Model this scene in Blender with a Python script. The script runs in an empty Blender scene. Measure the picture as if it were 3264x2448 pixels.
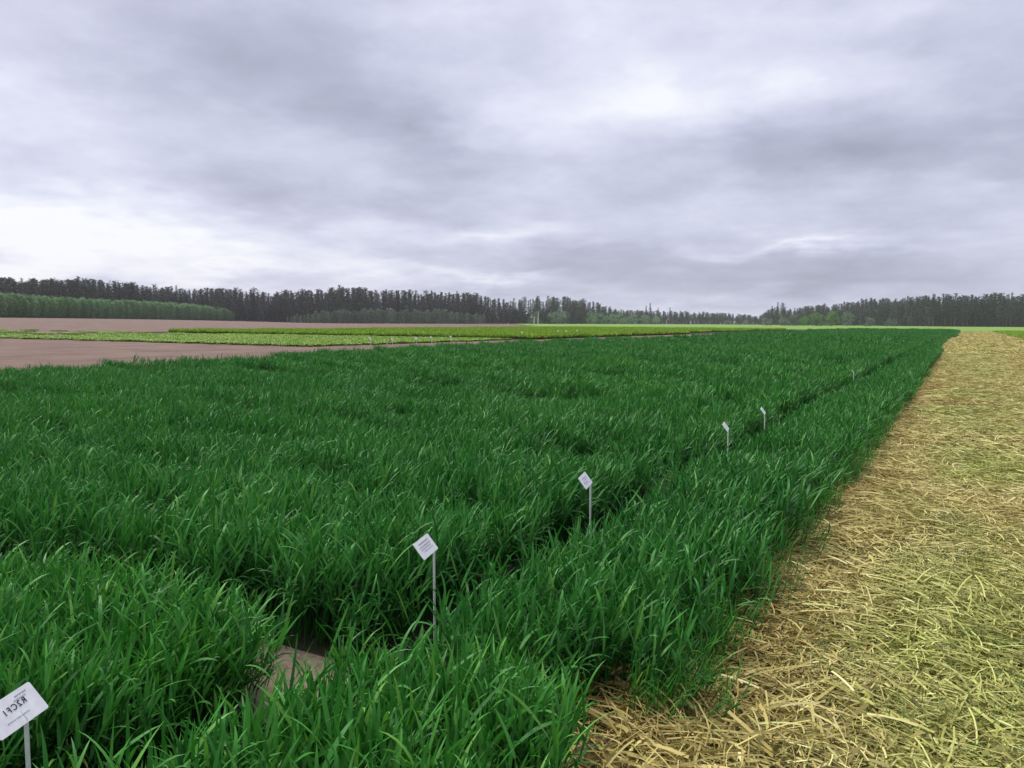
import bpy, math, numpy as np
from mathutils import Matrix, Euler, Vector
RNG = np.random.default_rng(7)
R_ = math.radians
SC = bpy.context.scene
COL = SC.collection

# ------------------------------------------------------------------ camera
YAW, PITCH, ROLL, FOC, EYE = R_(29.5), R_(4.45), R_(0.33), 797.0, 1.6
Fv = Vector((-math.sin(YAW)*math.cos(PITCH), math.cos(YAW)*math.cos(PITCH), -math.sin(PITCH)))
R0 = Vector((math.cos(YAW), math.sin(YAW), 0)); U0 = R0.cross(Fv)
Rv = R0*math.cos(ROLL)+U0*math.sin(ROLL); Uv = U0*math.cos(ROLL)-R0*math.sin(ROLL)
cam = bpy.data.cameras.new('camera'); camo = bpy.data.objects.new('camera', cam); COL.objects.link(camo)
M = Matrix((Rv, Uv, -Fv)).transposed().to_4x4(); M.translation = (0, 0, EYE)
camo.matrix_world = M
cam.sensor_fit = 'HORIZONTAL'; cam.sensor_width = 36.0; cam.lens = FOC/1024*36
cam.clip_start = 0.05; cam.clip_end = 6000
SC.camera = camo

# ------------------------------------------------------------------ world: overcast sky
SUN_EL, SUN_AZ = R_(56), R_(-72)          # azimuth measured clockwise from +Y
EXPO = 1.7
SC.view_settings.view_transform = 'Standard'; SC.view_settings.look = 'None'
SC.view_settings.exposure = EXPO; SC.view_settings.gamma = 1.0; SC.view_settings.use_curve_mapping = False
SC.cycles.use_denoising = True
SC.cycles.max_bounces = 8; SC.cycles.diffuse_bounces = 2; SC.cycles.transmission_bounces = 3
SC.cycles.glossy_bounces = 2; SC.cycles.volume_bounces = 1
SC.cycles.sample_clamp_indirect = 4

W = bpy.data.worlds.new('World'); SC.world = W; W.use_nodes = True
W.cycles.sampling_method = 'MANUAL'; W.cycles.sample_map_resolution = 256
nt = W.node_tree; nt.nodes.clear()
def N(t, **kw):
    n = nt.nodes.new(t)
    for k, v in kw.items(): setattr(n, k, v)
    return n
def mth(op, a, b=None, c=None, clamp=False):
    n = nt.nodes.new('ShaderNodeMath'); n.operation = op; n.use_clamp = clamp
    for i, v in enumerate((a, b, c)):
        if v is None: continue
        if isinstance(v, (int, float)): n.inputs[i].default_value = v
        else: nt.links.new(v, n.inputs[i])
    return n.outputs[0]
tc = N('ShaderNodeTexCoord'); sep = N('ShaderNodeSeparateXYZ'); nt.links.new(tc.outputs['Generated'], sep.inputs[0])
dx, dy, dz = sep.outputs
dzc = mth('ADD', mth('MAXIMUM', dz, 0.0), 0.16)
comb = N('ShaderNodeCombineXYZ')
nt.links.new(mth('DIVIDE', dx, dzc), comb.inputs[0]); nt.links.new(mth('DIVIDE', dy, dzc), comb.inputs[1])
def noise(vec, scale, detail, rough=.55, w=0.0):
    n = N('ShaderNodeTexNoise', noise_dimensions='4D'); nt.links.new(vec, n.inputs['Vector'])
    n.inputs['Scale'].default_value = scale; n.inputs['Detail'].default_value = detail
    n.inputs['Roughness'].default_value = rough; n.inputs['W'].default_value = w
    return n
n1 = noise(comb.outputs[0], .95, 7, .52, 3.1).outputs['Fac']
n2 = noise(comb.outputs[0], 2.6, 6, .55, 8.4).outputs['Fac']
n3 = noise(comb.outputs[0], 6.5, 5, .6, 5.2).outputs['Fac']
mp = N('ShaderNodeMapping'); mp.inputs['Scale'].default_value = (1, 1, 2.2); nt.links.new(tc.outputs['Generated'], mp.inputs['Vector'])
n4 = noise(mp.outputs[0], 5.2, 8, .64, 2.7).outputs['Fac']
nd = noise(comb.outputs[0], 1.7, 5, .55, 1.3)
sd = N('ShaderNodeSeparateColor'); nt.links.new(nd.outputs['Color'], sd.inputs[0])
az = mth('ADD', mth('MULTIPLY', mth('ARCTAN2', dx, dy), 180/math.pi), mth('MULTIPLY', mth('SUBTRACT', sd.outputs[0], .5), 22))
el = mth('ADD', mth('MULTIPLY', mth('ARCSINE', dz), 180/math.pi), mth('MULTIPLY', mth('SUBTRACT', sd.outputs[1], .5), 6))
def pix_dir(x, y):
    d = (Fv*FOC+Rv*(x-512)+Uv*(384-y)).normalized()
    return math.degrees(math.atan2(d.x, d.y)), math.degrees(math.asin(d.z))
# cloud masses of this sky: (direction given by x, y), half sizes, brightness
CL = [(240,60,120,60,-.34),(300,110,60,36,-.22),(440,132,62,28,-.36),(370,120,60,24,-.20),(130,172,190,26,-.16),(330,205,230,28,-.20),
      (860,150,140,34,-.34),(740,170,90,30,-.16),(590,262,170,26,-.27),(760,285,240,16,-.22),(990,95,60,60,-.16),(560,85,60,40,.06),(930,215,120,30,-.10),(850,262,140,24,-.20),
      (680,105,130,26,.25),(800,82,120,34,.24),(840,20,130,26,.24),(30,208,110,38,.48),(150,245,230,20,.34),(480,234,90,13,.32),(240,272,150,14,.34),
      (810,243,110,8,.38),(470,278,80,7,.34),(60,110,70,30,.14),(400,14,90,16,.16),(560,130,70,30,.14),(930,175,60,16,.16),(700,180,30,14,.12),(30,270,90,16,.3),
      (590,30,120,40,.12)]
b = mth('ADD', .56, mth('MULTIPLY', mth('SUBTRACT', n1, .5), .62))
b = mth('ADD', b, mth('MULTIPLY', mth('SUBTRACT', n2, .5), .46))
b = mth('ADD', b, mth('MULTIPLY', mth('SUBTRACT', n3, .5), .24))
b = mth('ADD', b, mth('MULTIPLY', mth('SUBTRACT', n4, .5), .70))
azel = N('ShaderNodeCombineXYZ'); nt.links.new(az, azel.inputs[0]); nt.links.new(el, azel.inputs[1])
for (x, y, sx, sy, amp) in CL:
    a0, e0 = pix_dir(x, y); sa = sx/FOC*57.3; se = sy/FOC*57.3
    ma = N('ShaderNodeVectorMath', operation='MULTIPLY_ADD'); nt.links.new(azel.outputs[0], ma.inputs[0])
    ma.inputs[1].default_value = (.5/sa, .5/se, 0); ma.inputs[2].default_value = (-.5*a0/sa, -.5*e0/se, 0)
    gr = N('ShaderNodeTexGradient', gradient_type='QUADRATIC_SPHERE'); nt.links.new(ma.outputs[0], gr.inputs[0])
    b = mth('MULTIPLY_ADD', gr.outputs['Fac'], amp*1.25, b)
ramp = N('ShaderNodeValToRGB'); nt.links.new(mth('ADD', b, 0.0, clamp=True), ramp.inputs[0])
def lin(r, g, bb): return tuple((c/255/12.92 if c <= 10 else ((c/255+.055)/1.055)**2.4) for c in (r, g, bb))+(1,)
es = ramp.color_ramp.elements
es[0].position = 0.0; es[0].color = lin(160,163,184)
es[1].position = 1.0; es[1].color = lin(246,247,253)
for p_, c in ((.3, (181,184,206)), (.55, (203,206,227)), (.8, (226,228,244))):
    e = es.new(p_); e.color = lin(*c)
sky = N('ShaderNodeTexSky', sky_type='NISHITA'); sky.sun_disc = False
sky.sun_elevation = SUN_EL; sky.sun_rotation = SUN_AZ; sky.air_density = 1.0; sky.dust_density = 3.0
bg1 = N('ShaderNodeBackground'); nt.links.new(sky.outputs[0], bg1.inputs[0]); bg1.inputs[1].default_value = 0.05
bg2 = N('ShaderNodeBackground'); nt.links.new(ramp.outputs[0], bg2.inputs[0]); bg2.inputs[1].default_value = 1.05/2**EXPO
mx = N('ShaderNodeMixShader'); mx.inputs[0].default_value = 0.93
nt.links.new(bg1.outputs[0], mx.inputs[1]); nt.links.new(bg2.outputs[0], mx.inputs[2])
wo = N('ShaderNodeOutputWorld'); nt.links.new(mx.outputs[0], wo.inputs[0])

sl = bpy.data.lights.new('sun', 'SUN'); sl.energy = 1.5; sl.angle = R_(40); sl.color = (1, .97, .93)
slo = bpy.data.objects.new('sun', sl); COL.objects.link(slo); slo.location = (0, 0, 60)
sd_ = Vector((math.sin(SUN_AZ)*math.cos(SUN_EL), math.cos(SUN_AZ)*math.cos(SUN_EL), math.sin(SUN_EL)))
slo.rotation_euler = sd_.to_track_quat('Z', 'Y').to_euler()

# ------------------------------------------------------------------ helpers
def tag(o, label=None, cat=None, group=None, kind=None):
    if label: o['label'] = label
    if cat: o['category'] = cat
    if group: o['group'] = group
    if kind: o['kind'] = kind
    return o
def sstep(a, b_, x):
    t = np.clip((np.asarray(x, float)-a)/(b_-a), 0, 1); return t*t*(3-2*t)
def gz(x, y):
    """height of the land: flat, with a gentle rise far on the west"""
    x = np.asarray(x, float); y = np.asarray(y, float)
    return 2.3*sstep(0, 140, -.755*x-.656*y)*sstep(70, 260, np.hypot(x, y))
def vnoise(x, y, s=1.0, seed=0):
    x = np.asarray(x, float)/s+seed*17.31; y = np.asarray(y, float)/s+seed*5.77
    xi = np.floor(x).astype(np.int64); yi = np.floor(y).astype(np.int64); fx = x-xi; fy = y-yi
    def h(a, c):
        n = (a*374761393+c*668265263+seed*1442695) & 0xffffffff
        n = ((n ^ (n >> 13))*1274126177) & 0xffffffff
        return ((n ^ (n >> 16)) & 0xffff)/65535.0
    fx = fx*fx*(3-2*fx); fy = fy*fy*(3-2*fy)
    return (h(xi, yi)*(1-fx)+h(xi+1, yi)*fx)*(1-fy)+(h(xi, yi+1)*(1-fx)+h(xi+1, yi+1)*fx)*fy
def fbm(x, y, s, seed=0): return .55*vnoise(x, y, s, seed)+.3*vnoise(x, y, s/2.1, seed+1)+.15*vnoise(x, y, s/4.3, seed+2)
def in_view(x, y, margin):
    """roughly what this standpoint (and a step beside it) can see"""
    z = -math.sin(YAW)*x+math.cos(YAW)*y; r = math.cos(YAW)*x+math.sin(YAW)*y
    return (z > .9) & (np.abs(r) < .66*z+margin)

class MB:
    """mesh collector: verts, faces and one float per face corner group ('lv')"""
    def __init__(s): s.v = []; s.f = []; s.a = []; s.m = []; s.n = 0
    def add(s, v, f, a=0.0, m=0):
        v = np.asarray(v, float); s.v.append(v); s.a.append(np.full(len(v), a) if np.isscalar(a) else np.asarray(a))
        for q in f: s.f.append(tuple(i+s.n for i in q)); s.m.append(m)
        s.n += len(v)
    def mesh(s, name, mats, smooth=True):
        me = bpy.data.meshes.new(name); me.from_pydata(np.concatenate(s.v).tolist(), [], s.f)
        at = me.attributes.new('lv', 'FLOAT', 'POINT'); at.data.foreach_set('value', np.concatenate(s.a).astype(np.float32))
        for m in (mats if isinstance(mats, (list, tuple)) else [mats]): me.materials.append(m)
        me.polygons.foreach_set('material_index', s.m)
        if smooth: me.polygons.foreach_set('use_smooth', [True]*len(s.f))
        me.update(); return me
def link(name, me, parent=None, loc=None):
    o = bpy.data.objects.new(name, me); COL.objects.link(o)
    if parent: o.parent = parent
    if loc is not None: o.location = loc
    return o
def tube(mb, pts, rad, sides=5, a=0.0, m=0):
    pts = np.asarray(pts, float); k = len(pts); V = []
    for i in range(k):
        t = pts[min(i+1, k-1)]-pts[max(i-1, 0)]; t = t/(np.linalg.norm(t)+1e-9)
        ref = np.array([0, 0, 1.]) if abs(t[2]) < .9 else np.array([1., 0, 0])
        u = np.cross(t, ref); u /= np.linalg.norm(u); w = np.cross(t, u)
        for j in range(sides):
            an = 2*math.pi*j/sides; V.append(pts[i]+rad[i]*(math.cos(an)*u+math.sin(an)*w))
    F = [(i*sides+j, i*sides+(j+1) % sides, (i+1)*sides+(j+1) % sides, (i+1)*sides+j) for i in range(k-1) for j in range(sides)]
    F.append(tuple(range((k-1)*sides, k*sides))); mb.add(V, F, a, m)
def boxm(mb, x0, x1, y0, y1, z0, z1, a=0.0, m=0):
    V = [(x, y, z) for z in (z0, z1) for y in (y0, y1) for x in (x0, x1)]
    mb.add(V, [(0,2,3,1),(4,5,7,6),(0,1,5,4),(2,6,7,3),(0,4,6,2),(1,3,7,5)], a, m)

# ------------------------------------------------------------------ materials
def mat(name):
    m = bpy.data.materials.new(name); m.use_nodes = True; t = m.node_tree; t.nodes.clear()
    o = t.nodes.new('ShaderNodeOutputMaterial'); return m, t, o
def nn(t, ty, inp=None, **kw):
    n = t.nodes.new(ty)
    for k, v in kw.items(): setattr(n, k, v)
    for k, v in (inp or {}).items():
        if hasattr(v, 'is_linked') or isinstance(v, bpy.types.NodeSocket): t.links.new(v, n.inputs[k])
        else: n.inputs[k].default_value = v
    return n
def ramp_(t, fac, stops):
    r = t.nodes.new('ShaderNodeValToRGB'); t.links.new(fac, r.inputs[0]); e = r.color_ramp.elements
    e[0].position, e[0].color = stops[0][0], (*stops[0][1], 1); e[1].position, e[1].color = stops[-1][0], (*stops[-1][1], 1)
    for p_, c in stops[1:-1]:
        k = e.new(p_); k.color = (*c, 1)
    return r.outputs[0]
def leafmat(name, stops, tints, transl=.25, rough=.42, spec=.5):
    """blade colour: per-leaf value 'lv' through a ramp, multiplied by a per-plant tint"""
    m, t, o = mat(name)
    lv = nn(t, 'ShaderNodeAttribute', attribute_name='lv').outputs['Fac']
    c = ramp_(t, lv, stops)
    ti = nn(t, 'ShaderNodeAttribute', attribute_name='tint', attribute_type='INSTANCER').outputs['Fac']
    tr = ramp_(t, ti, tints)
    mx = nn(t, 'ShaderNodeMix', data_type='RGBA', blend_type='MULTIPLY'); mx.inputs[0].default_value = 1
    t.links.new(c, mx.inputs[6]); t.links.new(tr, mx.inputs[7]); col = mx.outputs[2]
    p = nn(t, 'ShaderNodeBsdfPrincipled', {'Base Color': col, 'Roughness': rough, 'Specular IOR Level': spec})
    tl = nn(t, 'ShaderNodeBsdfTranslucent', {'Color': col})
    ms = nn(t, 'ShaderNodeMixShader', {0: transl, 1: p.outputs[0], 2: tl.outputs[0]})
    t.links.new(ms.outputs[0], o.inputs[0]); return m
def groundmat(name, c1, c2, c3, scale, bump=.6, rough=.95, fine=14.0):
    m, t, o = mat(name)
    tcn = nn(t, 'ShaderNodeTexCoord').outputs['Object']
    a = nn(t, 'ShaderNodeTexNoise', {'Vector': tcn, 'Scale': scale, 'Detail': 8, 'Roughness': .6}).outputs['Fac']
    f = nn(t, 'ShaderNodeTexNoise', {'Vector': tcn, 'Scale': fine, 'Detail': 6, 'Roughness': .65}).outputs['Fac']
    s = nn(t, 'ShaderNodeMath', {0: a, 1: f}, operation='ADD').outputs[0]
    s = nn(t, 'ShaderNodeMath', {0: s, 1: .5}, operation='MULTIPLY').outputs[0]
    col = ramp_(t, s, [(.40, c1), (.5, c2), (.60, c3)])
    bp = nn(t, 'ShaderNodeBump', {'Height': f, 'Strength': bump, 'Distance': .05})
    p = nn(t, 'ShaderNodeBsdfPrincipled', {'Base Color': col, 'Roughness': rough, 'Specular IOR Level': .2, 'Normal': bp.outputs[0]})
    t.links.new(p.outputs[0], o.inputs[0]); return m
def plain(name, c, rough=.6, spec=.3):
    m, t, o = mat(name)
    tcn = nn(t, 'ShaderNodeTexCoord').outputs['Object']
    f = nn(t, 'ShaderNodeTexNoise', {'Vector': tcn, 'Scale': 30.0, 'Detail': 5}).outputs['Fac']
    col = ramp_(t, f, [(.3, tuple(k*.82 for k in c)), (.7, c)])
    p = nn(t, 'ShaderNodeBsdfPrincipled', {'Base Color': col, 'Roughness': rough, 'Specular IOR Level': spec})
    t.links.new(p.outputs[0], o.inputs[0]); return m

M_SOIL = groundmat('tilled_soil', (.098,.062,.047), (.140,.091,.071), (.175,.120,.096), .35, 1.0, fine=7.0)
M_PATH = groundmat('bare_soil', (.13,.095,.07), (.19,.145,.11), (.24,.19,.145), 2.0, .7, fine=22)
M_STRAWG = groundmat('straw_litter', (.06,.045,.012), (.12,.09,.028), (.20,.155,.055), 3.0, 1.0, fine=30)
M_GREENG = groundmat('far_crop', (.10,.19,.025), (.135,.235,.035), (.17,.285,.048), .05, .5, fine=2.5)
M_DARKG = groundmat('shaded_soil', (.014,.014,.008), (.024,.024,.013), (.038,.034,.02), 4.0, .6, fine=25)  # soil colour lowered for the shade and plant bases in the stand
M_WOODG = groundmat('forest_floor', (.02,.02,.012), (.03,.03,.018), (.045,.04,.025), .3, .6)
TT = [(0, (.66,.76,.78)), (.5, (1,1,1)), (1, (1.3,1.22,.8))]
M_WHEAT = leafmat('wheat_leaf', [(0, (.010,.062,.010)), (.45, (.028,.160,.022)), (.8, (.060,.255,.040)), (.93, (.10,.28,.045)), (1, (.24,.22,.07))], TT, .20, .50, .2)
M_STRAW = leafmat('straw_piece', [(0, (.13,.095,.025)), (.3, (.26,.220,.062)), (.6, (.42,.372,.118)), (.85, (.55,.500,.185)), (1, (.70,.65,.31))],
                  [(0, (1.0,.80,.66)), (.5, (1,1,1)), (1, (.80,1.0,.62))], .12, .6, .3)
M_SHOOT = leafmat('shoot_leaf', [(0, (.09,.15,.03)), (.6, (.17,.24,.05)), (1, (.30,.32,.10))], TT, .25, .5, .4)
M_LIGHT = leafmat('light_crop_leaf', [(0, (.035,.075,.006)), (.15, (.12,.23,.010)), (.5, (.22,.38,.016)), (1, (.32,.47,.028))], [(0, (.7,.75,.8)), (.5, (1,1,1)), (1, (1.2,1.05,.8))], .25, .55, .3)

# ------------------------------------------------------------------ land
def sheet(name, xs, ys, dz, m, bumpy=0.0, nsc=1.0, seed=3, left=None):
    X, Y = np.meshgrid(xs, ys)
    if left is not None: X = left(Y)+(X-xs[0])/(xs[-1]-xs[0])*(xs[-1]-left(Y))
    Z = gz(X, Y)+dz
    if bumpy: Z = Z+bumpy*(fbm(X, Y, nsc, seed)-.5)
    nx, ny = len(xs), len(ys)
    V = np.stack([X.ravel(), Y.ravel(), Z.ravel()], 1)
    Fq = [(j*nx+i, j*nx+i+1, (j+1)*nx+i+1, (j+1)*nx+i) for j in range(ny-1) for i in range(nx-1)]
    me = bpy.data.meshes.new(name); me.from_pydata(V.tolist(), [], Fq); me.materials.append(m)
    me.polygons.foreach_set('use_smooth', [True]*len(Fq)); me.update()
    o = link(name, me); tag(o, kind='structure'); return o
lin_ = np.linspace
gx = np.concatenate([lin_(-3000, -500, 12)[:-1], lin_(-500, 500, 101), lin_(500, 3000, 12)[1:]])
gy = np.concatenate([lin_(-400, -20, 8)[:-1], lin_(-20, 600, 95), lin_(600, 4000, 14)[1:]])
sheet('ground', gx, gy, 0.0, M_SOIL)
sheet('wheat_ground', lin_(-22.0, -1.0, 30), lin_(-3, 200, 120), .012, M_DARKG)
sheet('soil_path', lin_(-24, -.9, 90), lin_(2.16, 2.74, 6), .020, M_PATH, .02, .3)
sheet('straw_ground', lin_(-1.15, 6.3, 40), lin_(-4, 202, 240), .026, M_STRAWG, .03, .8)
sheet('far_field', lin_(-108, 420, 80), lin_(203, 860, 100), .16, M_GREENG, .16, 14, left=lambda y: -106-.585*(y-203)+3*np.sin(y*.05))
sheet('gap_shade', lin_(-100, -34.4, 60), lin_(61.6, 66.8, 5), .03, M_DARKG)  # dark sheet in the plot gap, painting the shade below the crop face
sheet('side_field', lin_(6.3, 140, 30), lin_(-3, 203, 50), .10, M_GREENG, .1, 6)
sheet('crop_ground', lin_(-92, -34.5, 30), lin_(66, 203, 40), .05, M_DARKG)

# ------------------------------------------------------------------ scattered stuff (geometry nodes)
HID = []
def scatter(name, P, rot, scl, idx, tint, meshes, label, cat):
    me = bpy.data.meshes.new(name); me.from_pydata(np.asarray(P).tolist(), [], [])
    for an, ty, key, arr in (('rot', 'FLOAT_VECTOR', 'vector', rot), ('scl', 'FLOAT_VECTOR', 'vector', scl), ('tint', 'FLOAT', 'value', tint), ('idx', 'INT', 'value', idx)):
        a = me.attributes.new(an, ty, 'POINT'); arr = np.asarray(arr); a.data.foreach_set(key, arr.astype(np.int32 if ty == 'INT' else np.float32).ravel())
    o = link(name, me)
    g = bpy.data.node_groups.new(name+'_scatter', 'GeometryNodeTree')
    g.interface.new_socket('Geometry', in_out='INPUT', socket_type='NodeSocketGeometry')
    g.interface.new_socket('Geometry', in_out='OUTPUT', socket_type='NodeSocketGeometry')
    L = g.links.new; nw = g.nodes.new
    gi, go = nw('NodeGroupInput'), nw('NodeGroupOutput')
    g2i = nw('GeometryNodeGeometryToInstance')
    for sm in reversed(meshes):          # the socket lists the last link first
        so = bpy.data.objects.new(name+'_source', sm); HID.append(so)
        oi = nw('GeometryNodeObjectInfo'); oi.inputs['Object'].default_value = so; L(oi.outputs['Geometry'], g2i.inputs[0])
    def att(nm, dt):
        n = nw('GeometryNodeInputNamedAttribute'); n.data_type = dt; n.inputs['Name'].default_value = nm; return n.outputs['Attribute']
    ip = nw('GeometryNodeInstanceOnPoints'); ip.inputs['Pick Instance'].default_value = True
    L(gi.outputs[0], ip.inputs['Points']); L(g2i.outputs[0], ip.inputs['Instance'])
    e2r = nw('FunctionNodeEulerToRotation'); L(att('rot', 'FLOAT_VECTOR'), e2r.inputs[0])
    L(att('idx', 'INT'), ip.inputs['Instance Index']); L(e2r.outputs[0], ip.inputs['Rotation']); L(att('scl', 'FLOAT_VECTOR'), ip.inputs['Scale'])
    L(ip.outputs[0], go.inputs[0])
    md = o.modifiers.new('scatter', 'NODES'); md.node_group = g
    tag(o, label, cat, kind='stuff'); return o
def lean_euler(spin, tx, ty):
    """spin about the plant, then lean towards (tx, ty)"""
    out = np.zeros((len(spin), 3))
    for i in range(len(spin)):
        ax = Vector((-ty[i], tx[i], 0)); an = ax.length
        m = Matrix.Rotation(spin[i], 3, 'Z')
        if an > 1e-5: m = Matrix.Rotation(an, 3, ax.normalized()) @ m
        out[i] = m.to_euler('XYZ')
    return out

def blade(mb, base, azi, inc0, curl, L, wd, segs, lv, twist=0.0, tip=.05, m=0):
    """one leaf: a ribbon that rises at inc0 from vertical and arches over"""
    p = np.array(base, float); h = np.array([math.cos(azi), math.sin(azi), 0]); side = np.array([-math.sin(azi), math.cos(azi), 0])
    V = []; inc = inc0; st = L/segs
    for i in range(segs+1):
        t = i/segs; w = wd*(.55+.45*min(t*4, 1))*(1-t**3.2)*.5+wd*.5*tip*(1-t)
        d = h*math.sin(inc)+np.array([0, 0, math.cos(inc)]); nrm = h*math.cos(inc)-np.array([0, 0, math.sin(inc)])
        s = side*math.cos(twist*t)+nrm*math.sin(twist*t)
        if i == segs: V.append(p.copy())
        else: V += [p-s*w, p+s*w]
        p = p+d*st; inc += curl/segs*(.35+1.3*t)
    Fq = [(2*i, 2*i+1, 2*i+3, 2*i+2) for i in range(segs-1)]+[(2*segs-2, 2*segs-1, 2*segs)]
    mb.add(V, Fq, lv, m)
def wheat_patch(name, size, n, segs, wmul, seed, leaves=4, mat_=None, hmul=1.0):
    r = np.random.default_rng(seed); mb = MB()
    for k in range(n):
        x, y = r.uniform(-size/2, size/2, 2); a0 = r.uniform(0, 6.283); hs = r.uniform(.80, 1.10)*hmul
        lx, ly = r.normal(0, .05, 2)
        top = .375*hs
        if segs > 4:
            tube(mb, [(x, y, -.01), (x+lx*.5, y+ly*.5, top*.55), (x+lx, y+ly, top)], [.0026, .0024, .0016], 3, r.uniform(.1, .5))
        for j in range(leaves):
            t = .38+.62*(j+.7)/leaves; bz = top*t; azi = a0+j*math.pi+r.normal(0, .6)
            up = j >= leaves-2
            L = r.uniform(.13, .225)*hs*(1.08 if up else .95); inc = r.uniform(.05, .72) if up else r.uniform(.35, 1.05)
            curl = abs(r.normal(.62, .55)) if up else abs(r.normal(1.3, .7))
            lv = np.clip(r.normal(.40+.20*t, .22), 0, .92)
            if j == 0 and r.random() < .14: lv = r.uniform(.93, 1)
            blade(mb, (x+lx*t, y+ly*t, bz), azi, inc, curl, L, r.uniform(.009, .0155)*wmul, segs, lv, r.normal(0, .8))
    return mb.mesh(name, mat_ or M_WHEAT)
NEARM = [wheat_patch('wheat_near', .24, 24, 7, 1.05, 100+i) for i in range(10)]
BIGM = [wheat_patch('wheat_tile', .60, 124, 6, 1.05, 150+i) for i in range(8)]
MIDM = [wheat_patch('wheat_mid', 1.05, 300, 5, 1.35, 200+i) for i in range(6)]
FARM = [wheat_patch('wheat_far', 1.9, 520, 4, 2.3, 300+i, 3) for i in range(5)]

GAPS = [(2.50, .23, 1.0), (7.45, .31, 1.0), (12.5, .29, .95), (17.6, .32, .95), (24.4, .25, .8), (33, .3, .8), (43, .35, .8), (56, .45, .8), (73, .5, .8), (95, .6, .8), (122, .7, .8), (155, .8, .8)]
def wheat_h(x, y):
    """height factor of the stand: plots, walkways, gentle undulation"""
    x = np.asarray(x, float); y = np.asarray(y, float)
    h = .97+.16*(fbm(x, y, 2.4, 11)-.5)+.18*(fbm(x, y, .8, 13)-.5)
    h = h*(1-.42*sstep(.64, .84, vnoise(x/2.6, y, .55, 91))*(x < -2.5))
    yw = y+.10*np.sin(x*.9)+.07*np.sin(x*2.3+1)
    for (g, hw, s) in GAPS:
        d = np.abs(yw-g-((.19*sstep(-1.9, -1.0, x)-.16*sstep(-2.12, -1.92, x)) if g < 5 else .12*(fbm(x, y, 3, 5)-.5)*2)); w_ = hw*np.where((x > -2.05) & (x < -1.4) & (g < 5), .55, 1.0)
        se = np.where(x > -2.1, s*.22, s*.93) if g > 5 else s
        h = h*(1-se*(1-sstep(w_*.8, w_*1.15+.03, d)))
    for k in range(1, 14):
        g = 2.65+1.72*k
        d = np.abs(yw-g); h = h*(1-.22*(1-sstep(.05, .22, d))*vnoise(x, y, 2.2, 21+k))
    # walkway with the labels, parallel to the straw strip
    xw = x+.05*np.sin(y*1.1)+.03*np.sin(y*2.7)
    d = np.abs(xw+2.17); h = h*(1-.97*(1-sstep(.19, .27, d)))*np.where((x > -2.0) & (x < -1.0), .93, 1)
    return h
LX, LY = .11, .13       # the stand leans a little to the east
def wheat_zone(name, y0, y1, step, meshes, label, xr=(-22.6, -1.05), jit=.5, hm=1.0, tb=.5, big=None):
    xs = np.arange(xr[0], xr[1], step); ys = np.arange(y0, y1, step)
    X, Y = np.meshgrid(xs, ys); X = X.ravel(); Y = Y.ravel()
    if big:       # one large tile where the stand is even, small ones along gaps and edges
        bs = .50; XB, YB = np.meshgrid(np.arange(xr[0], xr[1], bs), np.arange(y0, y1, bs)); XB = XB.ravel(); YB = YB.ravel()
        hh = np.stack([wheat_h(XB+a*bs, YB+c*bs) for a in (-.7, -.35, 0, .35, .7) for c in (-.7, -.35, 0, .35, .7)])
        even = (hh.max(0)-hh.min(0) < .22) & (XB < -1.55) & (XB > -19) & (YB > y0+.3)
        nxb = len(np.arange(xr[0], xr[1], bs)); ib = np.clip(np.rint((X-xr[0])/bs).astype(int), 0, nxb-1); jb = np.clip(np.rint((Y-y0)/bs).astype(int), 0, len(XB)//nxb-1)
        keep = ~even[jb*nxb+ib]; X, Y = X[keep], Y[keep]; XB, YB = XB[even], YB[even]; nb0 = len(X)
        isb = np.concatenate([np.zeros(len(X), bool), np.ones(len(XB), bool)]); X = np.concatenate([X, XB]); Y = np.concatenate([Y, YB])
    else: isb = np.zeros(len(X), bool)
    stp = np.where(isb, .14, step)
    X = X+RNG.uniform(-jit, jit, len(X))*stp; Y = Y+RNG.uniform(-jit, jit, len(Y))*stp
    edge = -1.06+.10*(vnoise(Y, Y*0, .5, 31)-.5)+.08*np.sin(Y*.8)-.13*(Y < 2.45)
    left = -20.6+1.6*np.sin(Y*.11+.5)-1.2*sstep(40, 120, Y)+.5*(vnoise(Y, Y*0, 1.1, 33)-.5)
    H = wheat_h(X, Y)
    ok = in_view(X, Y, 1.2) & (X < edge-(-.02 if step < .3 else .40 if step < 1 else .80)) & (X > left) & (H > .22)
    X, Y, H, isb = X[ok], Y[ok], H[ok], isb[ok]; n = len(X)
    spin = RNG.uniform(0, 6.283, n)
    wob = fbm(X, Y, 1.7, 41)-.5
    E_ = lean_euler(spin, LX+.20*wob+RNG.normal(0, .05, n), LY+.18*(fbm(X, Y, 1.9, 43)-.5)+RNG.normal(0, .05, n))
    s = H*RNG.uniform(.93, 1.07, n)*hm
    S = np.stack([.55+.45*s, .55+.45*s, s], 1)
    S = np.where(s[:, None] < .6, S*np.array([.8, .8, 1]), S)
    T = np.clip(tb+.55*(fbm(X, Y, 3.5, 51)-.5)+RNG.normal(0, .09, n)-.12*(X > -2.1)*(Y > 2.9), 0, 1)
    scatter(name, np.stack([X, Y, gz(X, Y)+.012], 1), E_, S, np.where(isb, len(meshes)+RNG.integers(0, 8, n), RNG.integers(0, len(meshes), n)), T, meshes+(big or []), label, 'wheat')
    return n
cnt = {}
cnt['a'] = wheat_zone('wheat_plants', .6, 2.46, .145, NEARM, 'green young wheat of the foremost plots before the soil path', tb=.66)
cnt['b'] = wheat_zone('wheat_plants', 2.5, 13, .165, NEARM, 'dense dark green wheat around the white plot labels', big=BIGM)
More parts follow.
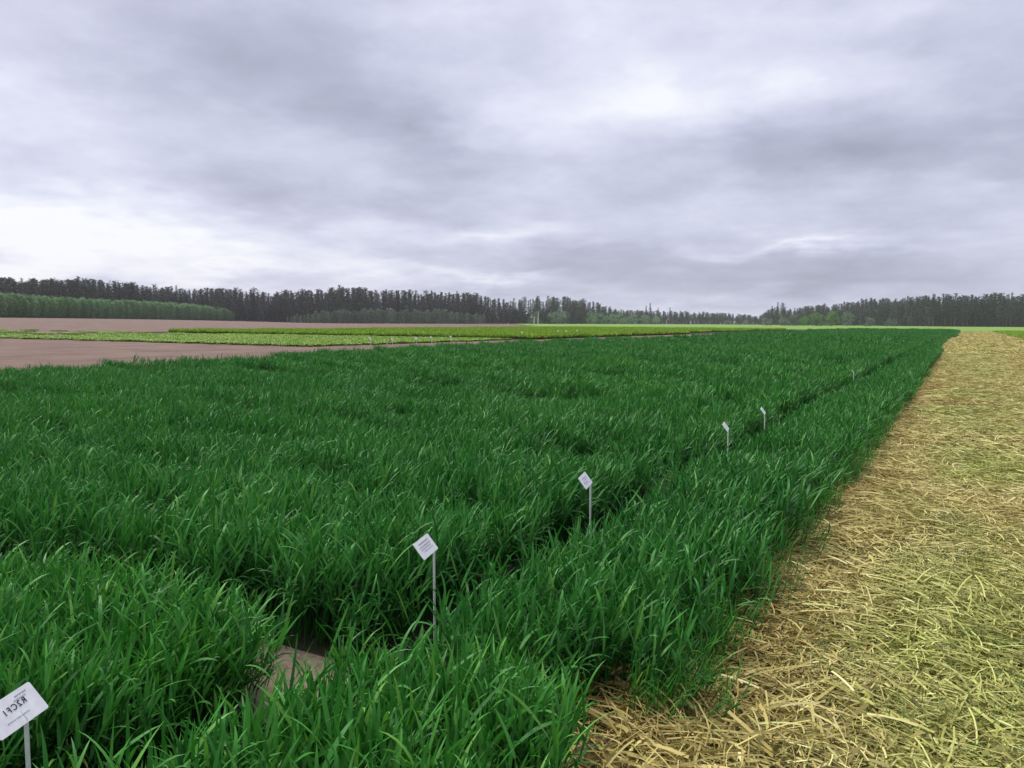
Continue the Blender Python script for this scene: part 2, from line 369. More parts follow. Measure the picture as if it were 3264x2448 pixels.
def edge_fill(y0, y1, st, meshes, offs, label):
    Y = np.concatenate([np.arange(y0, y1, st)+RNG.uniform(-.3, .3, len(np.arange(y0, y1, st)))*st for _ in offs]); X = np.concatenate([np.full(len(np.arange(y0, y1, st)), -1.06-o) for o in offs])+RNG.normal(0, .05, len(Y)); n = len(X)
    s = wheat_h(X, Y)*RNG.uniform(.9, 1.05, n)
    scatter('wheat_plants', np.stack([X, Y, gz(X, Y)+.012], 1), lean_euler(RNG.uniform(0, 6.28, n), LX+RNG.normal(0, .08, n), LY+RNG.normal(0, .08, n)), np.stack([.55+.45*s, .55+.45*s, s], 1), RNG.integers(0, len(meshes), n), np.clip(RNG.normal(.42, .12, n), 0, 1), meshes, label, 'wheat')
wheat_zone('wheat_plants', 13, 48, .20, NEARM, 'dark green wheat on both sides of the narrow walkway', xr=(-2.95, -1.05))
wheat_zone('wheat_plants', 48, 104, .30, NEARM, 'far dark green wheat on both sides of the narrow walkway', xr=(-3.1, -1.05))
edge_fill(104, 199, .7, MIDM, (.42,), 'far outer edge rows of dark green wheat along the straw')
cnt['c'] = wheat_zone('wheat_plants', 13, 48, .82, MIDM, 'dark green wheat stand stretching back between soil strip and straw strip', xr=(-22.6, -3.0))
wheat_zone('wheat_plants', 48, 104, 1.45, FARM, 'distant part of the dark green wheat stand', xr=(-22.6, -3.3), jit=.6)
cnt['d'] = wheat_zone('wheat_plants', 104, 199, 1.45, FARM, 'far end of the dark green wheat field', jit=.6)

# ------------------------------------------------------------------ straw strip
def straw_patch(name, size, n, wmul, lmul, seed, dirb=None):
    r = np.random.default_rng(seed); mb = MB()
    for k in range(n):
        x, y = r.normal(0, size*.36, 2); z = abs(r.normal(0, .018))+.004
        a = r.uniform(0, math.pi) if r.random() < .5 else r.normal(2.2, .5)
        L = r.uniform(.05, .24)*lmul*(.6+.8*r.random()); w = r.uniform(.0030, .0074)*wmul
        if r.random() < .12: w *= 1.8
        tl = r.normal(0, .13); bend = r.normal(0, .35); roll = r.normal(0, .5)
        lv = float(np.clip(r.normal(.55, .24), 0, 1)); V = []
        p = np.array([x, y, z])
        for i in range(4):
            aa = a+bend*(i/3-.5); d = np.array([math.cos(aa)*math.cos(tl), math.sin(aa)*math.cos(tl), math.sin(tl)])
            s = np.array([-math.sin(aa), math.cos(aa), 0])*math.cos(roll)+np.array([0, 0, math.sin(roll)])
            V += [p-s*w*.5, p+s*w*.5]; p = p+d*L/3; tl -= .09
        V = np.array(V); V[:, 2] = np.maximum(V[:, 2], .001)
        mb.add(V, [(0,1,3,2), (2,3,5,4), (4,5,7,6)], lv)
    return mb.mesh(name, M_STRAW, smooth=False)
SN = [straw_patch('straw_near', .5, 380, 1.0, .9, 500+i) for i in range(8)]
SM = [straw_patch('straw_mid', .9, 520, 1.5, 1.25, 520+i) for i in range(5)]
SF = [straw_patch('straw_far', 2.0, 620, 3.6, 2.0, 540+i) for i in range(4)]
def straw_zone(y0, y1, step, meshes, label, x1=6.3):
    xs = np.arange(-1.15, x1, step); ys = np.arange(y0, y1, step)
    X, Y = np.meshgrid(xs, ys); X = X.ravel()+RNG.uniform(-.5, .5, X.size)*step; Y = Y.ravel()+RNG.uniform(-.5, .5, Y.size)*step
    rut = np.minimum(np.abs(X-2.05), np.abs(X-2.9)); rut = np.minimum(rut, np.abs(X-4.6))
    ok = in_view(X, Y, 1.5) & (X < x1) & (X > -1.2) & ((rut > .2) | (RNG.random(X.size) < .3)) & (vnoise(X, Y, .35, 77) > .1)
    X, Y, rut = X[ok], Y[ok], rut[ok]; n = len(X)
    sp = RNG.normal(0, .5, n)+np.where(RNG.random(n) < .3, RNG.uniform(0, 6.28, n), 0)
    E_ = np.stack([RNG.normal(0, .04, n), RNG.normal(0, .04, n), sp], 1)
    s = RNG.uniform(.85, 1.15, n)*(1-.1*(rut < .2)); S = np.stack([s, s, s*(.8+.7*vnoise(X, Y, .7, 78))], 1)
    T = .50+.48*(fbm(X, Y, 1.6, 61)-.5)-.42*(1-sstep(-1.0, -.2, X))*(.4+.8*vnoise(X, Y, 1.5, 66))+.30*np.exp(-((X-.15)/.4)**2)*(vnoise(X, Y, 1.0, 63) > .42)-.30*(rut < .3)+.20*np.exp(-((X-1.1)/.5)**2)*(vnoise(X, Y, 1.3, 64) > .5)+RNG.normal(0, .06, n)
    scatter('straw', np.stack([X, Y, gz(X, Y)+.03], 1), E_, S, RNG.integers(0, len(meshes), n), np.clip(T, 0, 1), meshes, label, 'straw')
    return n
cnt['s1'] = straw_zone(.8, 11, .27, SN, 'loose dry mown straw lying beside the wheat edge')
cnt['s2'] = straw_zone(11, 45, .5, SM, 'dry yellow straw on the strip between the ruts')
cnt['s3'] = straw_zone(45, 200, 1.1, SF, 'far end of the yellow straw strip')
# green shoots coming through the straw
def shoot_patch(name, n, seed):
    r = np.random.default_rng(seed); mb = MB()
    for k in range(n):
        x, y = r.normal(0, .10, 2)
        blade(mb, (x, y, 0), r.uniform(0, 6.28), r.uniform(.3, 1.2), abs(r.normal(.8, .5)), r.uniform(.04, .13), r.uniform(.003, .006), 4, float(np.clip(r.normal(.45, .25), 0, 1)), r.normal(0, .6))
    return mb.mesh(name, M_SHOOT)
SH = [shoot_patch('shoots', 60, 600+i) for i in range(4)]
n = 1500; X = RNG.uniform(-1.0, 6, n); Y = 1.2+RNG.random(n)**1.6*26
X[:520] = .15+RNG.normal(0, .35, 520); X[520:900] = RNG.normal(.9, .5, 380); Y[520:900] = RNG.uniform(1.4, 6, 380)
ok = in_view(X, Y, 1) & (vnoise(X, Y, 1.0, 63) > .45); X, Y = X[ok], Y[ok]; n = len(X)
s = RNG.uniform(.5, 1.1, n)
scatter('sprouting_grass', np.stack([X, Y, gz(X, Y)+.03], 1), np.stack([X*0, X*0, RNG.uniform(0, 6.28, n)], 1), np.stack([s, s, s], 1), RNG.integers(0, 4, n), RNG.uniform(.3, .9, n), SH, 'short green shoots coming up through the straw', 'grass')
# wispy straw-coloured and green stems along the wheat foot
WM = [wheat_patch('edge_wisps', .22, 7, 5, .75, 650+i, 3) for i in range(4)]
Y = 2.9+RNG.random(260)**1.5*24; X = -1.0+RNG.normal(0, .07, 260); n = 260; s = RNG.uniform(.35, .8, n)
scatter('edge_grass', np.stack([X, Y, gz(X, Y)+.02], 1), lean_euler(RNG.uniform(0, 6.28, n), .25+RNG.normal(0, .15, n), RNG.normal(0, .2, n)), np.stack([s, s, s], 1), RNG.integers(0, 4, n), RNG.uniform(.5, 1, n), WM, 'thin short stalks along the foot of the wheat edge', 'grass')

# ------------------------------------------------------------------ light green crop plots behind the soil strip
def crop_patch(name, size, n, seed):
    r = np.random.default_rng(seed); mb = MB()
    for k in range(n):
        x, y = r.uniform(-size/2, size/2, 2); hs = r.uniform(.7, 1.15)
        for j in range(3): blade(mb, (x+r.normal(0, .04), y+r.normal(0, .04), 0), r.uniform(0, 6.28), r.uniform(.0, .2), .2, r.uniform(.10, .19)*hs, .035, 2, 0.0, r.normal(0, 1), .8)  # low old stems, their dark green also painting the shade inside the crop
        for j in range(6):
            blade(mb, (x+r.normal(0, .05), y+r.normal(0, .05), r.uniform(.12, .28)*hs), r.uniform(0, 6.28), r.uniform(.1, .8), abs(r.normal(.9, .4)), r.uniform(.16, .30)*hs, r.uniform(.04, .075), 3, float(np.clip(r.normal(.5, .25), 0, 1)), r.normal(0, .6), .4)
    return mb.mesh(name, M_LIGHT)
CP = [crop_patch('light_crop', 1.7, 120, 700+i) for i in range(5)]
def crop_zone(x0, x1, y0, y1, step, label, hm=1.0, thin=None, gaps=()):
    X, Y = np.meshgrid(np.arange(x0, x1, step), np.arange(y0, y1, step)); X = X.ravel()+RNG.uniform(-.4, .4, X.size)*step; Y = Y.ravel()+RNG.uniform(-.4, .4, Y.size)*step
    h = hm*(.9+.35*(fbm(X, Y, 6, 81)-.5)+.3*(fbm(X, Y, 2, 82)-.5)); ok = in_view(X, Y, 4)
    for (gx_, gw, ax) in gaps: ok &= np.abs((X if ax == 0 else Y)-gx_-1.0*np.sin((Y if ax == 0 else X)*.07)) > gw
    if thin is not None: ok &= RNG.random(X.size) < thin(X, Y)
    X, Y, h = X[ok], Y[ok], h[ok]; n = len(X)
    T = np.clip((.5 if hm > .5 else .22)+.5*(fbm(X, Y, 9, 83)-.5)+RNG.normal(0, .1, n), 0, 1)
    scatter('light_green_crop', np.stack([X, Y, gz(X, Y)+.03], 1), np.stack([X*0, X*0, RNG.uniform(0, 6.28, n)], 1), np.stack([X*0+1, X*0+1, h], 1), RNG.integers(0, 5, n), T, CP, label, 'crop')
    return n
cnt['l1'] = crop_zone(-112, -34.5, 37.5, 62, 1.25, 'low light green crop plot running out thin into brown soil', .36, lambda x, y: np.clip(.10+.95*sstep(-82, -46, x), 0, 1))
cnt['l2'] = crop_zone(-86, -35, 66, 112, 1.3, 'tall yellow green crop plot behind the shade-dark gap', 1.05, None, ((92, 2.0, 1),))
cnt['l3'] = crop_zone(-94, -37, 114, 202, 1.5, 'yellow green crop block reaching back to the far field', 1.05, None, ((140, 2.2, 1), (168, 2.2, 1)))
cnt['l4'] = crop_zone(6.6, 30, 60, 203, 1.5, 'green crop along the outer side of the straw strip', .8)
print('COUNTS', cnt)

# ------------------------------------------------------------------ trees
def place(px, z):
    """ground point in the direction px at forward distance z"""
    k = (px-512)/FOC
    x = z*(-math.sin(YAW)+k*math.cos(YAW)); y = z*(math.cos(YAW)+k*math.sin(YAW)); return x, y, float(gz(x, y))
def foliage(name, stops, tr=.12):
    m, t, o = mat(name)
    lv = nn(t, 'ShaderNodeAttribute', attribute_name='lv').outputs['Fac']
    c = ramp_(t, lv, stops)
    oi = nn(t, 'ShaderNodeObjectInfo').outputs['Random']
    hs = nn(t, 'ShaderNodeHueSaturation', {'Color': c})
    t.links.new(nn(t, 'ShaderNodeMapRange', {'Value': oi, 'To Min': .75, 'To Max': 1.3}).outputs[0], hs.inputs['Value'])
    t.links.new(nn(t, 'ShaderNodeMapRange', {'Value': oi, 'To Min': .485, 'To Max': .515}).outputs[0], hs.inputs['Hue'])
    p = nn(t, 'ShaderNodeBsdfPrincipled', {'Base Color': hs.outputs[0], 'Roughness': .7, 'Specular IOR Level': .2})
    tl = nn(t, 'ShaderNodeBsdfTranslucent', {'Color': hs.outputs[0]})
    ms = nn(t, 'ShaderNodeMixShader', {0: tr, 1: p.outputs[0], 2: tl.outputs[0]})
    t.links.new(ms.outputs[0], o.inputs[0]); return m
M_PINE = foliage('pine_needles', [(0, (.028,.038,.027)), (.6, (.046,.058,.040)), (1, (.085,.088,.062))])
M_BARK = plain('pine_bark', (.13,.085,.062), .9)
M_BIRCH = plain('birch_bark', (.62,.60,.55), .8)
M_YOUNG = foliage('young_leaves', [(0, (.08,.17,.07)), (.6, (.15,.28,.115)), (1, (.25,.38,.17))], .3)
M_GREY = foliage('willow_leaves', [(0, (.08,.12,.07)), (.6, (.14,.195,.115)), (1, (.20,.26,.17))], .2)
M_BRIGHT = foliage('bush_leaves', [(0, (.06,.16,.025)), (.6, (.11,.26,.04)), (1, (.17,.34,.07))], .2)
def clump(mb, c, s, n, r, lo=0., hi=1., flat=.6):
    for q in range(n):
        o = r.normal(0, 1, 3)*np.array([1, 1, flat])*s*.55; a = r.normal(0, 1, 3); a /= np.linalg.norm(a); b_ = np.cross(a, r.normal(0, 1, 3)); b_ /= np.linalg.norm(b_)
        k = s*r.uniform(.45, .9); p = np.array(c)+o
        mb.add([p-a*k*.6, p+b_*k*.45, p+a*k*.6, p-b_*k*.4], [(0, 1, 2, 3)], float(r.uniform(lo, hi)))
def pine(seed, H=20.0, pointed=True):
    r = np.random.default_rng(seed); tb, cb = MB(), MB(); bx, by = r.normal(0, .3, 2)
    ax = lambda t: np.array([bx*math.sin(t*2.2), by*math.sin(t*2.6), H*t])
    tube(tb, [ax(t) for t in lin_(0, .97, 9)], [.24*(1-t)**.8+.03 for t in lin_(0, .97, 9)], 6)
    c0 = r.uniform(.20, .40); nb = int(r.integers(34, 44)); Rm = r.uniform(2.8, 4.6)
    for k in range(nb):
        t = c0+(1-c0)*(k+.5)/nb; u = (t-c0)/(1-c0)
        prof = (1-u)**1.25 if pointed else math.sqrt(max(0, 1-(max(u-.35, 0)/.68)**2))
        L = Rm*max(.14, prof*min(1, .45+u*2.2))*r.uniform(.65, 1.2); a = k*2.4+r.normal(0, .4)
        rise = r.uniform(.0, .35)+.5*u; p0 = ax(t); e = p0+np.array([math.cos(a)*L, math.sin(a)*L, L*rise])
        tube(tb, [p0, (p0+e)/2+np.array([0, 0, .12]), e], [.06*(1-u)+.025, .04, .015], 3)
        for q in range(5):
            w = (q+.8)/5; clump(cb, p0+(e-p0)*w+np.array([0, 0, .1*L*w]), .30+.17*L+.18*w, 4, r, .1, 1, .5)
    clump(cb, ax(1.0), .30, 5, r, flat=1.3); clump(cb, ax(.97), .36, 6, r, flat=1.2)
    # a few dead snags under the crown
    for k in range(7):
        t = r.uniform(.18, c0); a = r.uniform(0, 6.28); L = r.uniform(.6, 1.6); p0 = ax(t); tube(tb, [p0, p0+np.array([math.cos(a)*L, math.sin(a)*L, -.1])], [.04, .012], 3)
    return tb.mesh('pine_trunk', M_BARK), cb.mesh('pine_crown', M_PINE, False)
def young(seed, H=8.0, m=None):
    r = np.random.default_rng(seed); tb, cb = MB(), MB()
    tube(tb, [(0, 0, 0), (r.normal(0, .1), r.normal(0, .1), H*.5), (0, 0, H*.96)], [.09, .06, .015], 5)
    for k in range(34):
        u = (k+.5)/34; z = H*(.05+.93*u); L = (.35+1.15*math.sin(min(1, u*1.15+.12)*2.6)**.8)*r.uniform(.7, 1.15)*(1 if u < .75 else 1.0-(u-.75)*2.6)
        a = k*2.4; e = np.array([math.cos(a)*L, math.sin(a)*L, z+L*.5]); p0 = np.array([0, 0, z])
        tube(tb, [p0, e], [.02, .008], 3)
        for q in range(3): clump(cb, p0+(e-p0)*(q+1)/3, .58, 6, r, .1, 1, .9)
    clump(cb, (0, 0, H), .22, 5, r)
    return tb.mesh('young_trunk', M_BARK), cb.mesh('young_crown', m or M_YOUNG, False)
def bush(seed, H, Wd, m, trunkm=None, stem=.12):
    r = np.random.default_rng(seed); tb, cb = MB(), MB()
    for k in range(5):
        a = k*1.26+r.normal(0, .3); tube(tb, [(0, 0, 0), (math.cos(a)*Wd*.18, math.sin(a)*Wd*.18, H*.4), (math.cos(a)*Wd*.36, math.sin(a)*Wd*.36, H*.75)], [.10, .06, .02], 5)
    cs = []
    for k in range(26):
        a = r.uniform(0, 6.28); u = r.uniform(.06, 1); rr = Wd*.42*math.sqrt(max(.05, 1-(abs(u-.45)/.6)**2))*r.uniform(.5, 1)
        cs.append((math.cos(a)*rr, math.sin(a)*rr, H*(.02+.84*u-.04)))
    for c in cs:
        for q in range(9):
            d = r.normal(0, 1, 3); d /= np.linalg.norm(d); clump(cb, np.array(c)+d*np.array([Wd*.15, Wd*.15, H*.12]), max(.5, Wd*.075), 4, r, .1, 1, .8)
    me = cb.mesh('bush_crown', m, False)
    return tb.mesh('bush_stems', trunkm or M_BARK), me
def plant(name, tm, cm, loc, sc, rz, label, cat, group):
    e = bpy.data.objects.new(name, None); COL.objects.link(e); e.empty_display_size = .5
    e.location = loc; e.scale = sc; e.rotation_euler = (0, 0, rz); tag(e, label, cat, group)
    link('trunk', tm, e); link('crown', cm, e); return e
PINES = [pine(900+i, 20, i % 3 != 2) for i in range(10)]
YNG = [young(950+i) for i in range(6)]; YGR = [young(970+i, 8, M_GREY) for i in range(4)]
SKX = [-60,0,94,125,157,188,235,267,314,345,361,376,408,455,486,502,527,565,580,596,612,627,659,690,722,747,756,765,772,787,816,847,866,894,925,957,988,1024,1090]
SKY_ = [278,279.5,280.5,284,287.7,289.5,290,292.5,291,288.5,289,291.5,291.5,294,296.5,300,298,297.5,299.5,302.5,309,310.5,311,312.5,313,315,316.5,311.5,306,309.5,305.5,303.5,300,299,297,296,294.5,296,296]
EDX = [-60,0,100,232,345,463,555,620,700,760,764,790,850,930,1000,1090]
EDZ = [385,400,430,510,540,600,650,780,880,900,760,720,700,560,540,530]
def hor(px): return 322.0+(px-512)*math.tan(ROLL)
def pine_h(px, z, g): return (hor(px)-np.interp(px, SKX, SKY_))*z/FOC+EYE-g
def two(px): return px < 762
px = -34.0; np_ = 0
while px < 1058:
    z = np.interp(px, EDX, EDZ)+RNG.uniform(-7, 7); x, y, g = place(px, z)
    h = pine_h(px, z, g)*RNG.uniform(.70, 1.10); k = h/20.0; tm, cm = PINES[int(RNG.integers(0, 10))]
    wsc = max(.85, k)*RNG.uniform(.8, 1.25)
    if px < 250: lab, grp = 'tall dark pine standing behind the brown field and young plantation', 'pines behind the young plantation'
    elif px < 600: lab, grp = 'tall dark pine of the forest edge behind the light green crop', 'pines behind the light green crop'
    elif px < 762: lab, grp = 'small distant pine in the low dip of the forest skyline', 'distant pines in the dip'
    else: lab, grp = 'dark pine in the wood beyond the far end of the straw strip', 'pines beyond the straw strip'
    plant('pine_tree', tm, cm, (x, y, g-.1), (wsc, wsc, k), RNG.uniform(0, 6.28), lab, 'pine tree', grp); np_ += 1
    px += RNG.uniform(3.4, 5.6)
for (px, top, z) in ((649, 303.4, 860), (645, 306, 870), (776, 302.5, 740), (781, 303.5, 742), (657, 308, 880), (669, 308, 880)):
    x, y, g = place(px, z); h = (hor(px)-top)*z/FOC+EYE; tm, cm = PINES[int(RNG.integers(0, 4))]
    plant('pine_tree', tm, cm, (x, y, g-.1), (.85, .85, h/20), RNG.uniform(0, 6.28), 'lone tall pine rising clear above the forest skyline', 'pine tree', 'lone pines above the skyline')
# rows of the wood behind the first one: one mass
P, S, = [], []
for row in range(1, 6):
    px = -40.0
    while px < 1064:
        z = np.interp(px, EDX, EDZ)+row*9+RNG.uniform(-4, 4); x, y, g = place(px, z)
        dens = 1.0 if px < 490 or px > 800 else (.62 if px < 600 else .95)
        if RNG.random() < dens:
            k = pine_h(px, z, g)*RNG.uniform(.82, 1.03)/20; w = max(.85, k)*RNG.uniform(.9, 1.3)*(1.25 if 600 < px < 762 else 1); P.append((x, y, g-.1)); S.append((w, w, k))
        px += RNG.uniform(4.2, 7.5)
def joined(tm, cm, name):
    mb = MB()
    for mi, me in enumerate((tm, cm)):
        V = np.empty(len(me.vertices)*3); me.vertices.foreach_get('co', V); a = np.empty(len(me.vertices), np.float32); me.attributes['lv'].data.foreach_get('value', a)
        mb.add(V.reshape(-1, 3), [tuple(p.vertices) for p in me.polygons], a, mi)
    return mb.mesh(name, [tm.materials[0], cm.materials[0]], False)
PJ = [joined(*p, 'wood_tree') for p in PINES[:6]]
n = len(P); scatter('pine_wood', P, np.stack([np.zeros(n), np.zeros(n), RNG.uniform(0, 6.28, n)], 1), S, RNG.integers(0, 6, n), RNG.random(n), PJ, 'dark mass of the pine forest behind its front trees', 'forest')
# dark undergrowth below the pines
YJ = [joined(*p, 'under') for p in YGR[:3]]
P, S = [], []
for row in range(3):
    px = -38.0
    while px < 1060:
        z = np.interp(px, EDX, EDZ)+4+row*7+RNG.uniform(-3, 3); x, y, g = place(px, z); P.append((x, y, g-.1)); k = RNG.uniform(.5, 1.35)*min(1, pine_h(px, z, g)/18); S.append((k*1.7, k*1.7, k*1.05)); px += RNG.uniform(2.4, 4.2)
M_UND = foliage('undergrowth_leaves', [(0, (.022,.03,.021)), (.6, (.038,.05,.034)), (1, (.068,.078,.055))])
for m_ in YJ: m_.materials[1] = M_UND
n = len(P); scatter('undergrowth', P, np.stack([np.zeros(n), np.zeros(n), RNG.uniform(0, 6.28, n)], 1), S, RNG.integers(0, 3, n), RNG.random(n), YJ, 'dark shrubby undergrowth along the foot of the pine forest', 'undergrowth')

# young plantation on the left, and the greyer one in the middle
YX = [-45, 0, 47, 94, 141, 188, 220, 234]; YT = [294.5, 295.5, 298.5, 301, 303, 305.5, 308.5, 311.5]; YZ = [250, 265, 305, 350, 400, 450, 490, 505]
def prow(off, jit): 
    px = -40.0
    while px < 234:
        z = np.interp(px, YX, YZ)+off+RNG.uniform(-jit, jit); x, y, g = place(px, z)
        h = (hor(px)-np.interp(px, YX, YT))*z/FOC+EYE-g
        yield px, z, x, y, g, h*RNG.uniform(.80, 1.12)
        px += 797/z*RNG.uniform(.85, 1.35)*1.0
for (px, z, x, y, g, h) in prow(0, 1.2):
    tm, cm = YNG[int(RNG.integers(0, 6))]; k = h/8
    plant('young_tree', tm, cm, (x, y, g-.05), (k, k, k), RNG.uniform(0, 6.28), 'slender light green young tree in the dense plantation row before the pines', 'young tree', 'young trees of the plantation')
P, S = [], []
for off in (2.5, 5, 8, 12, 17):
    for (px, z, x, y, g, h) in prow(off, 1): P.append((x, y, g-.05)); S.append((h/8,)*3)
YJ2 = [joined(*p, 'plantation') for p in YNG[:4]]
n = len(P); scatter('young_plantation', P, np.stack([np.zeros(n), np.zeros(n), RNG.uniform(0, 6.28, n)], 1), S, RNG.integers(0, 4, n), RNG.random(n), YJ2, 'mass of light green young trees behind the first plantation row', 'plantation')
GX = [288, 310, 352, 400, 450, 482]; GT = [316, 312.5, 309.5, 309.5, 310.5, 314]
px = 288.0
while px < 484:
    z = 505+(px-288)*.25+RNG.uniform(-3, 3); x, y, g = place(px, z); h = ((hor(px)-np.interp(px, GX, GT))*z/FOC+EYE-g)*RNG.uniform(.8, 1.08); k = h/8; tm, cm = YGR[int(RNG.integers(0, 4))]
    plant('young_tree', tm, cm, (x, y, g-.05), (k*1.15, k*1.15, k), RNG.uniform(0, 6.28), 'grey green young tree in the thicket at the foot of the forest', 'young tree', 'grey green thicket trees'); px += RNG.uniform(2.4, 4.2)
BUSH = [(557, 17, 22, 'g', 'large round grey green bush at the forest foot'), (590, 14, 12, 'y', None), (599, 15, 13, 'y', None), (609, 12, 13, 'y', None), (620, 14, 14, 'y', None), (632, 12, 13, 'y', None), (644, 11, 12, 'y', None), (655, 9, 9, 'y', None),
        (534, 14, 14, 'g', 'grey green bush beside the pale birch stems'), (766, 9, 11, 'g', 'low grey bush at the corner of the far wood'), (802, 11, 13, 'b', 'small bright green bush at the left of the bright pair'), (815, 16, 17, 'b', 'tall bright green round bush in the middle of three'), (830, 16, 19, 'b', 'widest bright green round bush at the wood edge'),
        (846, 19, 14, 'g', 'tall grey green bush next to the bright green bushes'), (783, 13, 12, 'g', 'round grey bush before the wood corner'), (793, 14, 13, 'd', 'dull olive bush left of the bright green bushes'), (745, 5, 8, 'g', 'tiny pale bush at the distant forest foot'), (727, 5, 8, 'g', 'tiny pale bush at the distant forest foot'), (868, 11, 13, 'd', 'dull olive bush right of the grey green bush'), (890, 8, 13, 'd', 'low dull bush under the dark pines')]
for i, (px, hp, wp, c, lab) in enumerate(BUSH):
    z = (np.interp(px, EDX, EDZ)-22) if px < 762 else 520.0
    x, y, g = place(px, z); s = z/FOC; m = {'g': M_GREY, 'y': M_YOUNG, 'b': M_BRIGHT, 'd': M_GREY}[c]
    tm, cm = bush(800+i, hp*s, wp*s, m)
    plant('bush', tm, cm, (x, y, g-.05), (1, 1, 1), 0, lab or 'fresh green bush in the row at the forest foot', 'bush', 'bushes at the forest foot' if lab is None or 'tiny' in lab else None)
for px, hp, lab in ((537.5, 11, 'birch with tall pale trunk before dark pines'), (533.5, 7, 'birch with short pale trunk before dark pines')):
    z = 570.0; x, y, g = place(px, z); mb = MB(); H = hp*z/FOC*1.25
    tube(mb, [(0, 0, 0), (.15, 0, H*.5), (.35, 0, H*.95)], [.42, .34, .12], 7)
    r = np.random.default_rng(int(px)); cb = MB()
    for q in range(26): clump(cb, (r.normal(.3, .9), r.normal(0, .9), H*r.uniform(.78, 1.12)), .4, 4, r, 0, 1, .8)
    plant('birch_tree', mb.mesh('birch_trunk', M_BIRCH), cb.mesh('birch_crown', M_GREY, False), (x, y, g-.1), (1, 1, 1), 0, lab, 'birch tree', None)

# ------------------------------------------------------------------ plot labels
M_PLATE = plain('label_plastic', (.80,.79,.82), .45, .4)
M_STAKE = plain('stake_plastic', (.70,.74,.66), .5, .4)
M_INK = plain('black_ink', (.02,.02,.025), .6); M_FAINT = plain('grey_ink', (.42,.41,.45), .7)
def plate_mesh(W_, H_, t, cr):
    pts = []
    for cx, cy, a0 in ((W_/2-cr, H_/2-cr, 0), (-W_/2+cr, H_/2-cr, 90), (-W_/2+cr, -H_/2+cr, 180), (W_/2-cr, -H_/2+cr, 270)):
        for k in range(4): a = R_(a0+k*30); pts.append((cx+cr*math.cos(a), cy+cr*math.sin(a)))
    n = len(pts); mb = MB(); mb.add([(x, y, -t/2) for x, y in pts]+[(x, y, t/2) for x, y in pts], [tuple(range(n))[::-1], tuple(range(n, 2*n))]+[(i, (i+1) % n, n+(i+1) % n, n+i) for i in range(n)])
    return mb.mesh('plate', M_PLATE, False)
def text_mesh(s, size, m):
    cu = bpy.data.curves.new('ink', 'FONT'); cu.body = s; cu.size = size; cu.offset = .0003; cu.space_character = 1.25; cu.align_x = 'CENTER'; cu.align_y = 'CENTER'
    o = bpy.data.objects.new('ink', cu); COL.objects.link(o); dg = bpy.context.evaluated_depsgraph_get()
    me = bpy.data.meshes.new_from_object(o.evaluated_get(dg)); COL.objects.unlink(o); bpy.data.objects.remove(o)
    me.transform(Matrix.Diagonal((-1, 1, 1, 1)))          # the code reads mirrored on this side
    me.materials.clear(); me.materials.append(m); return me
def sign(loc, spin, tilt, yaw, label, text=None, lines=(), W_=.159, H_=.088, stake_u=.12, detail=True, group=None, foot=None):
    Mr = Matrix.Rotation(yaw, 3, 'Z') @ Matrix.Rotation(tilt, 3, 'X') @ Matrix.Rotation(spin, 3, 'Z')
    at = Vector(loc)+Mr @ Vector((W_*stake_u, -H_*.42, 0)); g = float(gz(at.x, at.y))
    e = bpy.data.objects.new('plot_label', None); COL.objects.link(e); e.location = (at.x, at.y, g); e.empty_display_size = .1
    tag(e, label, 'label', group)
    h = link('plate', plate_mesh(W_, H_, .002, .006), e); h.matrix_local = Matrix.Translation(Vector(loc)-Vector((at.x, at.y, g))) @ Mr.to_4x4()
    mb = MB(); z1 = at.z-g; nrm = Mr @ Vector((0, 0, 1)); off = -nrm*.004; top = Mr @ Vector((0, H_*.35, 0))
    w = .011 if detail else .034
    tube(mb, [(0, 0, -.05), (off.x*.5, off.y*.5, z1*.5), (off.x, off.y, z1)], [w*.55, w*.6, w*.6], 4)
    tube(mb, [(off.x, off.y, z1-.002), (off.x+top.x, off.y+top.y, z1+top.z+off.z)], [w*.6, w*.5], 4)
    link('stake', mb.mesh('stake', M_STAKE, False), e)
    if text:
        t_, sz, u, v, rz = text; o = link('lettering', text_mesh(t_, sz, M_INK), h); o.matrix_local = Matrix.Translation((u, v, .0022)) @ Matrix.Rotation(rz, 4, 'Z')
    if lines:
        mb = MB()
        for (u0, u1, v, th) in lines:
            r = np.random.default_rng(int(abs(u0*1e4+v*7e4))); u = u0
            while u < u1:
                L = r.uniform(.003, .012); boxm(mb, u, min(u+L, u1), v-th/2, v+th/2, .0012, .0018); u += L+r.uniform(.0012, .003)
        link('print', mb.mesh('print', M_FAINT, False), h)
    return e
SM_L = [(-.05, .06, .026, .0035), (-.02, .055, .018, .003)]
sign((-2.088, 1.098, .594), R_(5), R_(50.9), R_(105.6), 'white label plate with black code tilted over the front wheat near bare soil', ('R2CF1', .023, .004, .008, R_(2)), [(.02, .058, .030, .004), (.01, .05, .021, .003), (-.04, .03, -.020, .0025)], stake_u=.06)
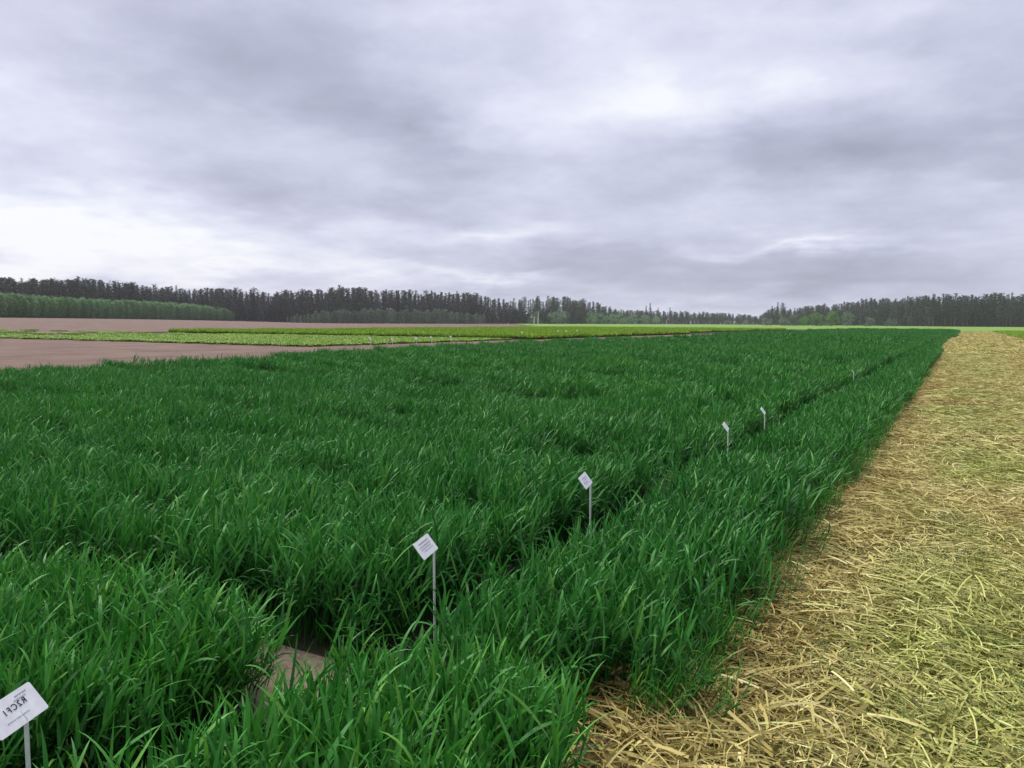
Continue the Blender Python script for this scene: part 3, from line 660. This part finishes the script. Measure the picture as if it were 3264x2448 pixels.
sign((-2.113, 2.937, .568), R_(5.8), R_(52.4), R_(97.6), 'white label plate half covered by wheat blades beside the soil path', None, [(-.045, .05, .024, .007), (-.05, .055, .008, .006), (-.05, .05, -.004, .005), (-.03, .055, -.016, .004)], stake_u=.3)
sign((-2.106, 4.701, .573), R_(7.4), R_(54.4), R_(94.1), 'white label plate standing clear of the wheat on its pale stake', None, [(-.045, .04, .020, .006), (-.04, .05, .006, .004), (-.05, .03, -.010, .006), (-.03, .05, -.022, .003)], stake_u=.36)
for (yy, lab) in ((8.2, 'small white label plate in the wheat walkway just past the dark gap'), (9.95, 'second small white label plate past the dark gap in the wheat'), (19.0, 'tiny white label plate far along the wheat walkway')):
    sign((-2.1, yy, .535 if yy < 15 else .545), R_(6), R_(54), R_(94), lab, None, [(-.04, .04, .015, .006), (-.04, .04, -.01, .005)], stake_u=.3)
for (px, py) in ((370, 345), (392, 345.5), (416, 343.8), (431, 343.2), (450.5, 342.3)):
    d = Fv*FOC+Rv*(px-512)+Uv*(384-py); t_ = -EYE/d.z; x, y = d.x*t_*.985, d.y*t_*.985
    sign((x, y, .44+RNG.uniform(-.03, .03)), R_(RNG.normal(5, 6)), R_(62), R_(80+RNG.normal(0, 8)), 'white label on a bare stake along the edge of the low light green plot', None, (), .20, .15, .2, False, 'labels along the light green plot')
for (px, py) in ((522, 338), (558, 336), (566, 335.6), (577, 335.2)):
    d = Fv*FOC+Rv*(px-512)+Uv*(384-py); t_ = -EYE/d.z; x, y = d.x*t_*.97, d.y*t_*.97
    sign((x, y, .60), R_(RNG.normal(5, 6)), R_(62), R_(70), 'tiny white label before the dark hedge-like side of the tall green plot', None, (), .22, .17, .2, False, 'labels along the tall green plot')

# ------------------------------------------------------------------ air
hz = MB(); boxm(hz, -3400, 3400, -800, 4400, -1.2, 45)
hm_, ht, ho = mat('haze_air')
vol = nn(ht, 'ShaderNodeVolumePrincipled', {'Color': (.86, .89, .97, 1), 'Density': .00012, 'Anisotropy': 0.0})
ht.links.new(vol.outputs[0], ho.inputs['Volume'])
hb = link('haze', hz.mesh('haze', hm_, False)); tag(hb, 'thin grey blue haze lying over the distant forest', 'haze', kind='stuff')
